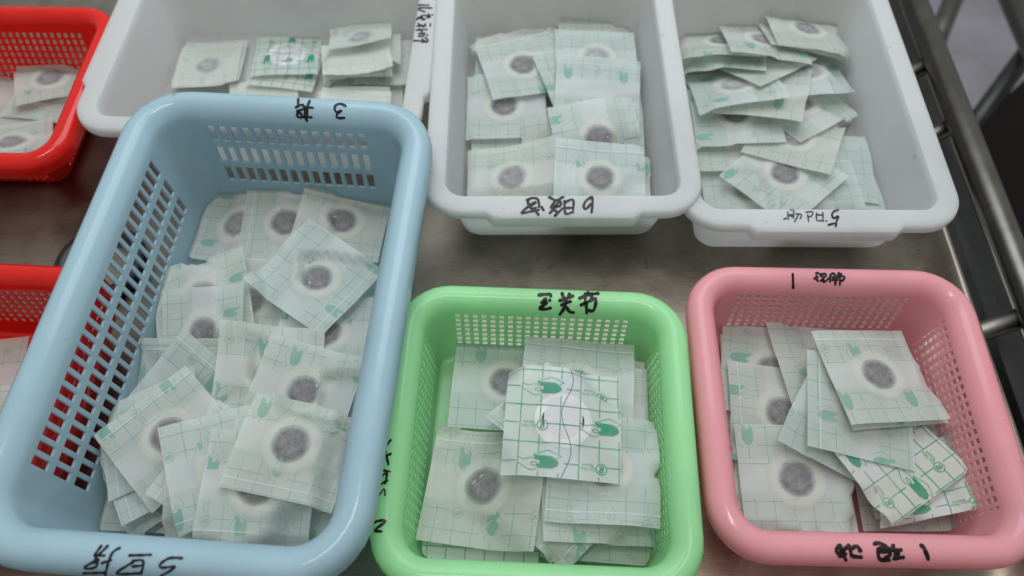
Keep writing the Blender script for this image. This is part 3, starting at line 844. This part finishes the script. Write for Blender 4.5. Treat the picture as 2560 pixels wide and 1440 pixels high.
patch('six', 'film patch second from the back along the side, pad half covered by its neighbour', '1157,350 1155,189 1365,192? 1376,356?', tone=0,flap=0)
patch('six', 'film patch turned with its corner highest at the back', '1405,30 1550,95? 1480,210? 1345,150?', tone=1,ring=False,zadd=.010)
patch('six', 'film patch hindmost along the side, on top of its neighbour, dark pad', '1232,248 1189,114 1372,90 1402,238?', tone=0,flap=.9,zadd=.003)
patch('six', 'third from the back of the overlapping run, blank top edge', '1388,350? 1388,202 1609,203 1614,352', tone=2,flap=.88)
patch('six', 'small turned film patch showing between the two rows', '1327,157 1480,95? 1540,220? 1388,268', tone=1,ring=False)
patch('six', 'film patch half buried behind the overlapping run', '1400,150? 1390,60? 1592,66? 1600,160?', tone=2,ring=False)
patch('six', 'rearmost of the overlapping run of film patches', '1394,210 1385,75 1588,82 1596,220', tone=2,flap=.85,zadd=.002)
patch('six', 'second of the overlapping run, pad hidden by its neighbour', '1394,285? 1394,142 1600,161 1608,295?', tone=2,ring=False,flap=.88,zadd=.003)
patch('six', 'film patch wedged between the rows near the middle', '1304,318 1490,305? 1505,450? 1320,460?', tone=1,ring=False)
patch('six', 'film patch with a creamy ring, slightly turned, before the run', '1366,282 1573,258 1632,425 1402,448?', tone=0,flap=.9)
patch('six', 'film patch peeking out beside the last one at the front lip', '1410,530? 1420,400? 1622,400 1637,525?', tone=1,ring=False)
patch('six', 'film patch with a greyish pad at the front lip', '1150,525? 1170,375 1385,360 1390,520?', tone=1,flap=0)
patch('six', 'film patch with a dark pad and folded edge at the front lip', '1387,520? 1387,357 1611,366 1627,520?', tone=0,flap=.88)
patch('five', 'film patch low beside the neighbouring bin, blank band at its edge', '1707,300? 1712,215 1890,205? 1940,300?', tone=2,ring=False)
patch('five', 'film patch nearly hidden in the heap, grid corner towards the rail', '1920,250? 2040,215? 2140,300 2020,350?', tone=2,ring=False)
patch('five', 'film patch under the fan with its corner towards the back wall', '1830,190? 1850,105 2050,120 2090,185?', tone=2,tsig=.6,ring=False,zadd=.004)
patch('five', 'film patch at the very bottom in the front corner', '1755,430? 1960,425? 1985,540? 1775,540?', tone=1)
patch('five', 'film patch whose pad shows at the front edge, near the side wall', '2030,535? 1985,392? 2184,385 2222,528', tone=0)
patch('five', 'film patch with a hand print at its corner by the side wall', '1990,340? 2162,353 2172,470? 2000,470?', tone=1,ring=False)
patch('five', 'film patch lying in front, grid lines along its edge', '1745,320? 1960,310? 1972,418 1752,426', tone=1,ring=False)
patch('five', 'film patch under the pointed one near the front lip', '1960,440? 2115,415 2132,530? 1990,535?', tone=1,ring=False)
patch('five', 'film patch pointing at the lettering, dark pad half shown', '1798,436 1945,335? 2124,440 2010,518?', tone=0,zadd=.002)
patch('five', 'film patch with two hand prints along its front edge', '1885,290? 2120,308 2076,436 1850,388', tone=1,start=3)
patch('five', 'film patch pointing to the rail with a folded edge', '1940,290? 2065,193? 2153,273 1995,370', tone=0,flap=0)
patch('five', 'film patch with creamy ring along the neighbouring bin', '1715,235? 1930,232? 1967,356 1742,366', tone=0)
patch('five', 'film patch with its corner pointing to the rail at mid height', '1945,200? 2078,150 2167,202 2050,278?', tone=2)
patch('five', 'film patch with two hand prints on its lower edge, crossing the bin', '1780,275 1800,165? 2027,182 2020,281', tone=1,zadd=.002)
patch('five', 'film patch with a cut off lower corner beside the neighbouring bin', '1711,191 1880,150? 1935,235? 1753,273', tone=2,tsig=.5,zadd=.001)
patch('five', 'film patch turned under the leaning fan', '1740,180? 1850,105? 2042,151 1893,238', tone=2,ring=False,zadd=.003)
patch('five', 'film patch lowest in the fan, pale blue shine', '1700,165 1720,110? 1920,105? 1960,160?', tone=2,tsig=.6,ring=False,zadd=.004)
patch('five', 'film patch second in the fan, dark edge', '1702,132 1703,75 1880,82? 1900,135?', tone=0,tsig=.9,zadd=.006)
patch('five', 'film patch in the middle of the fan with a bent corner', '1845,126? 1793,53 1930,85? 1990,138?', tone=1,tsig=.9,zadd=.008)
patch('five', 'film patch just under the topmost leaning one', '1922,127? 1876,27 2055,36? 2110,136?', tone=1,tsig=.9,zadd=.010)
patch('five', 'topmost film patch leaning up against the back wall', '1945,110 1900,22 2080,36 2147,134', tone=1,flap=.9,tsig=.9,zadd=.013)
patch('kid', 'patch at the front row under the blue rim, grid edge', '560,300? 575,212 770,205? 770,300?', tone=3,ring=False)
patch('kid', 'patch at the front row beside the lettered end', '840,290? 837,182 1011,193 1020,290?', tone=3,ring=False)
patch('kid', 'patch at the front row between the others', '770,300? 775,203 985,206 990,300?', tone=3,ring=False)
patch('kid', 'patch lying nearest the blue rim', '800,330? 807,226 980,238 990,330?', tone=3,ring=False)
patch('kid', 'patch half hidden under the lettered end of the bin', '890,230? 880,112? 1042,97? 1058,220?', tone=3,ring=False)
patch('kid', 'white patch under the pale one in the separate pile', '445,205? 468,116 620,103 598,203', tone=3,ring=False)
patch('kid', 'white patch with a very pale pad on the separate pile', '433,218 457,126 612,121 588,209', tone=3,zadd=.002,flap=.9)
patch('kid', 'white folded patch sticking out under the printed one', '615,212 628,150? 786,150? 780,232', face='P',ring=False)
patch('kid', 'patch lying printed side up with bold grid and hand prints', '625,188 650,95 802,89 795,182', face='P',zadd=.002)
patch('kid', 'printed patch at the bottom of the curled pile', '795,200 812,140? 985,120? 990,187', face='P',ring=False)
patch('kid', 'white patch second in the curled pile', '850,185? 860,100? 1001,60 1000,148', tone=3,tsig=.6,zadd=.003)
patch('kid', 'white patch rolled at its front, in the curled pile', '800,182 830,120? 972,90? 985,155', tone=3,tsig=.6,zadd=.003,curl=.006,ring=False)
patch('kid', 'topmost white patch of the curled pile, lifted at one side', '822,138 835,90 973,46 978,113', tone=3,tsig=.8,zadd=.007,curl=.006)
patch('redback', 'film patch by the far holed wall', '-140,280? -130,180? 45,185 35,280?', tone=2)
patch('redback', 'film patch along the front wall', '-80,390? -60,290? 122,300 102,390', tone=2)
patch('redback', 'film patch in the middle, green print showing', '0,290 20,235? 192,220? 182,312', tone=2)
patch('redback', 'film patch crossing in front of the middle one', '-60,372? -30,310? 150,320 112,375', tone=1)
patch('redback', 'topmost film patch with a grey pad', '37,264 40,165 207,138 216,240?', tone=1,zadd=.006,tsig=.5)
patch('redfront', 'film patch just below the holed far wall', '-150,1010? -140,820? 70,838 80,1010?', tone=2,ring=False,zadd=.012)
patch('redfront', 'film patch in the middle of the heap, against the wall beside the blue basket', '-190,1190? -170,950? 60,960 40,1200?', tone=2,ring=False,zadd=.010)

# herb crumbs fallen on the green basket's floor
for x, y, rx, ry, m, lab in ((1278, 1413, .0022, .0007, M_HERBBARE, 'tiny brown herb flake lying before the patches in the green basket'), (1383, 1409, .0010, .0009, M_RUBBER, 'tiny black herb crumb lying before the patches in the green basket')):
    c = at(x, y, .012)
    iy, ix = hf_idx(c[None]); c = at(x, y, max(.0035, float(HF[iy[0], ix[0]])) + .0006)
    V, Fc = [], []
    for k in range(5):
        a = PI * k / 4
        for q_ in range(10):
            w_ = 2 * PI * q_ / 10; rr = math.sin(a) * (1 + .25 * math.sin(3 * w_ + k))
            V.append((c[0] + rx * rr * math.cos(w_), c[1] + ry * rr * math.sin(w_), c[2] + .0006 * math.cos(a)))
    Fc = [(k * 10 + q_, k * 10 + (q_ + 1) % 10, (k + 1) * 10 + (q_ + 1) % 10, (k + 1) * 10 + q_) for k in range(4) for q_ in range(10)]
    tag(mesh_obj('herb_crumb', V, Fc, m), lab, 'crumb', 'herb crumbs in the green basket')


# ------------------------------------------------------------------ marker writing, traced as strokes on the rims
def write(cont, name, strokes, ox, oy, sc, width, mat=M_INK, label=None):
    info = C[cont]; V, Fc = [], []
    cam_o = Vector((0, 0, CAM_H)); inv = info['mw'].inverted()
    def hit(x, y):
        loc, nor, idx, dist = info['bvh'].ray_cast(cam_o, Vector(ray(x, y)).normalized())
        if loc is None: return None
        if nor.dot(cam_o - loc) < 0: nor = -nor
        return inv @ (loc + nor * .00025)
    for st in strokes:
        pts = np.array([(ox + x / sc, oy + y / sc) for x, y in st])
        # Catmull-Rom through the traced points
        d = []
        for i in range(len(pts) - 1):
            p0, p1, p2, p3 = pts[max(0, i - 1)], pts[i], pts[i + 1], pts[min(len(pts) - 1, i + 2)]
            k = max(3, int(np.linalg.norm(p2 - p1) / 2.5))
            for t in np.linspace(0, 1, k, endpoint=False):
                d.append(.5 * ((2 * p1) + (-p0 + p2) * t + (2 * p0 - 5 * p1 + 4 * p2 - p3) * t * t + (-p0 + 3 * p1 - 3 * p2 + p3) * t ** 3))
        d.append(pts[-1]); d = np.array(d)
        tg = np.gradient(d, axis=0); tg /= np.maximum(np.linalg.norm(tg, axis=1, keepdims=True), 1e-6)
        nn = np.stack([-tg[:, 1], tg[:, 0]], 1)
        prev = None
        wv = width * (.5 + .07 * np.sin(np.arange(len(d)) * .7) + .0 * d[:, 0])
        # round ends
        d = np.concatenate([[d[0] - tg[0] * width * .32], d, [d[-1] + tg[-1] * width * .32]]); nn = np.concatenate([nn[:1], nn, nn[-1:]])
        wv = np.concatenate([[width * .22], wv, [width * .22]])
        for p, n_, w_ in zip(d, nn, wv):
            row = [hit(*(p + n_ * w_ * k)) for k in (-1, 0, 1)]
            if any(r is None for r in row): prev = None; continue
            b = len(V); V += row
            if prev is not None and (V[prev + 1] - V[b + 1]).length < .006:
                Fc += [(prev, prev + 1, b + 1, b), (prev + 1, prev + 2, b + 2, b + 1)]
            prev = b
    o = mesh_obj(name, V, Fc, mat, info['root'], smooth=False)
    if label: o['label'] = label

write('blue', 'marker_writing', [[(1700, 785), (1655, 765), (1610, 775), (1597, 810), (1615, 838), (1660, 825)], [(1660, 825), (1625, 850), (1615, 880), (1640, 893), (1690, 890)],
    [(1265, 718), (1262, 785)], [(1240, 795), (1305, 770), (1310, 790)], [(1250, 830), (1300, 815), (1330, 800)], [(1262, 835), (1255, 870), (1285, 890), (1295, 860), (1262, 835)],
    [(1330, 800), (1320, 880)], [(1370, 735), (1350, 790), (1345, 885)], [(1325, 790), (1400, 800)], [(1290, 882), (1390, 885)], [(1330, 885), (1345, 922)]], 400, 51, 3.657, 6)
write('six', 'marker_writing', [[(1880, 110), (1760, 180), (1700, 290), (1730, 370), (1800, 320), (1860, 250)], [(1880, 110), (1890, 250), (1865, 450)],
    [(1290, 190), (1310, 460), (1480, 425)], [(1290, 230), (1470, 170), (1475, 385)], [(1310, 345), (1470, 340)],
    [(950, 105), (1120, 180), (1270, 100)], [(1100, 190), (1000, 340), (1200, 290), (1190, 200), (1120, 270)], [(970, 460), (1100, 330)], [(1080, 510), (1160, 440), (1250, 350)], [(1060, 390), (1130, 420)], [(1050, 290), (1200, 310)],
    [(480, 180), (590, 135), (700, 140)], [(720, 150), (745, 250), (740, 330)], [(520, 180), (510, 250), (560, 265), (680, 220)], [(560, 330), (590, 360), (690, 340)], [(680, 220), (550, 320)], [(520, 310), (380, 435), (420, 450), (750, 380)], [(680, 420), (740, 490)], [(790, 310), (850, 400)]], 1260, 480, 8.533, 6.2)
write('five', 'marker_writing', [[(2060, 190), (1940, 230), (1860, 310), (1880, 410), (1950, 440), (2000, 380)], [(2000, 385), (2040, 410), (1990, 540), (1970, 680)], [(1750, 640), (1930, 590)]], 1920, 508, 11.636, 5.4)
write('five', 'worn_writing', [[(1670, 605), (1710, 620)], [(1410, 380), (1420, 590), (1590, 600)], [(1590, 360), (1600, 630)], [(1420, 430), (1580, 450)], [(1100, 360), (1300, 350), (1250, 480), (1160, 480)], [(1150, 430), (1180, 640)],
    [(770, 640), (890, 420)], [(800, 410), (950, 420), (970, 470), (930, 550)], [(570, 350), (590, 500)], [(640, 290), (740, 310), (740, 540)], [(600, 440), (740, 430)], [(450, 570), (560, 530), (600, 570)], [(640, 470), (720, 480)]], 1920, 500, 11.636, 3.6, M_INKFAINT, 'half rubbed off marker writing')
write('pink', 'marker_writing', [[(530, 130), (545, 350), (555, 600)], [(535, 130), (538, 350), (548, 600)], [(1270, 125), (1350, 110)], [(1290, 190), (1300, 310), (1350, 370)], [(1210, 290), (1340, 240)], [(1400, 130), (1430, 200), (1500, 230)], [(1420, 160), (1580, 140), (1590, 210), (1500, 260)], [(1420, 370), (1520, 280)], [(1510, 300), (1530, 400), (1680, 280)],
    [(1730, 170), (1725, 400)], [(1740, 160), (1840, 130), (1900, 250), (1890, 490)], [(1790, 240), (1850, 260)], [(1790, 340), (1850, 310)], [(1950, 175), (2100, 145)], [(1995, 100), (2040, 160)], [(1950, 240), (1950, 350)], [(1960, 230), (2170, 220), (2180, 290), (2090, 370)], [(2040, 170), (2040, 490)]], 1940, 674, 12.8, 5.6)
write('pink', 'marker_writing', [[(2060, 190), (2150, 290), (2225, 500)], [(2150, 300), (2220, 490)], [(1470, 190), (1480, 300), (1580, 370)], [(1430, 300), (1650, 300)], [(1480, 480), (1700, 450)], [(1500, 400), (1600, 380)], [(1060, 170), (1200, 160), (1330, 240)], [(1160, 260), (1160, 430), (1230, 510), (1400, 510)], [(1180, 260), (1380, 270), (1400, 380)], [(1200, 330), (1380, 340)], [(1260, 500), (1420, 400)],
    [(510, 190), (560, 300), (600, 420), (800, 450)], [(580, 270), (700, 220), (780, 330)], [(340, 190), (260, 290), (300, 370), (400, 300)], [(340, 210), (400, 330), (470, 240)], [(320, 430), (470, 380)], [(380, 330), (470, 520)]], 2060, 1340, 8.533, 10)
write('green', 'marker_writing', [[(330, 310), (500, 290), (700, 290), (735, 360)], [(490, 470), (590, 425)], [(680, 470), (715, 460)], [(420, 540), (610, 545), (480, 640), (370, 710)], [(370, 735), (560, 750), (730, 710)],
    [(1085, 240), (1130, 360), (1220, 440)], [(1000, 480), (1200, 430), (1450, 330)], [(1330, 260), (1290, 380)], [(1060, 630), (1220, 560), (1370, 500)], [(1220, 400), (1200, 600), (1130, 760), (1010, 930)], [(1240, 690), (1300, 800), (1380, 850), (1470, 855)],
    [(1630, 420), (1780, 350), (1900, 300), (2260, 255)], [(1830, 260), (1830, 560)], [(2050, 250), (2030, 420)], [(1680, 630), (1850, 550), (2100, 430), (2170, 430), (2150, 650), (2090, 790), (2000, 810), (1940, 770)], [(1860, 560), (1880, 880)], [(1900, 230), (1940, 220)]], 1320, 714, 12.8, 8)
write('green', 'marker_writing', [[(825, 405), (900, 375), (950, 370), (960, 385), (890, 440), (875, 465), (930, 470)]], 700, 1200, 3.657, 7)
write('green', 'marker_writing', [[(2240, 505), (2275, 465)], [(2210, 580), (2275, 545)], [(2240, 510), (2260, 610)], [(2220, 640), (2270, 650)], [(2200, 690), (2250, 660), (2240, 720)], [(2190, 740), (2255, 700)]], 0, 900, 2.327, 6)
write('green', 'worn_writing', [[(2205, 790), (2235, 750), (2240, 790)]], 0, 900, 2.327, 4, M_INKFAINT, 'half rubbed off marker writing')
write('blue', 'marker_writing', [[(1180, 690), (1385, 685)], [(1220, 750), (1070, 850), (1280, 850)], [(1210, 740), (1310, 740), (1290, 860)], [(1210, 790), (1300, 780)], [(1670, 715), (1550, 715), (1465, 770), (1480, 800), (1600, 795), (1470, 878)],
    [(930, 600), (870, 680)], [(990, 600), (900, 690)], [(1100, 620), (1020, 680), (960, 870)], [(860, 690), (960, 690)], [(870, 740), (780, 790), (800, 810), (880, 790), (900, 720)], [(930, 760), (1020, 730)], [(760, 850), (960, 845)], [(880, 700), (870, 760)]], 0, 1200, 3.657, 6.5)
write('kid', 'marker_writing', [[(480, 135), (740, 140)], [(820, 210), (520, 210), (480, 250), (640, 310)], [(820, 380), (840, 390)], [(720, 360), (780, 430), (700, 470)], [(430, 510), (600, 400), (760, 440)], [(460, 450), (640, 510)], [(560, 420), (600, 520), (650, 480)],
    [(780, 610), (780, 680)], [(460, 610), (620, 710)], [(650, 610), (650, 680)], [(440, 680), (620, 660)], [(420, 780), (700, 765)], [(500, 740), (560, 800), (580, 870)], [(480, 870), (620, 870)], [(470, 930), (600, 930), (640, 850)], [(690, 890), (710, 930)], [(640, 960), (720, 1060), (560, 1090)], [(350, 1050), (560, 1060)], [(560, 1010), (690, 1100)]], 1000, 0, 10.29, 4)

# number moulded into the basket rims
def emboss(cont, text, a, b, hgt, mat):
    info = C[cont]; tv, tf = text_mesh(text); a, b = np.array(a, float), np.array(b, float)
    w = tv[:, 0].max() - tv[:, 0].min(); d = (b - a) / np.linalg.norm(b - a); up = np.array([d[1], -d[0]])
    px = a + (tv[:, :1] - tv[:, 0].min()) / w * (b - a) + tv[:, 1:] / .7 * hgt * up
    inv = info['mw'].inverted(); co = Vector((0, 0, CAM_H)); V = []
    for x, y in px:
        loc, nor, i_, d_ = info['bvh'].ray_cast(co, Vector(ray(x, y)).normalized())
        if loc is None: return
        V.append((inv @ loc, inv.to_3x3() @ (nor if nor.dot(co - loc) > 0 else -nor)))
    n = len(V); verts = [v + m * .0002 for v, m in V] + [v - m * .0003 for v, m in V]
    faces = [tuple(f) for f in tf]
    cnt = {}
    for f in tf:
        for i in range(len(f)):
            e = (f[i], f[(i + 1) % len(f)]); cnt[e] = 1
    for (i, j) in list(cnt):
        if (j, i) not in cnt: faces.append((j, i, n + i, n + j))
    mesh_obj('moulded_number', verts, faces, mat, info['root'], smooth=False)
emboss('green', 'NO 602', (1742, 1125), (1728, 935), 20, M_GREEN)
emboss('pink', 'NO 602', (2522, 1075), (2478, 905), 20, M_PINK)
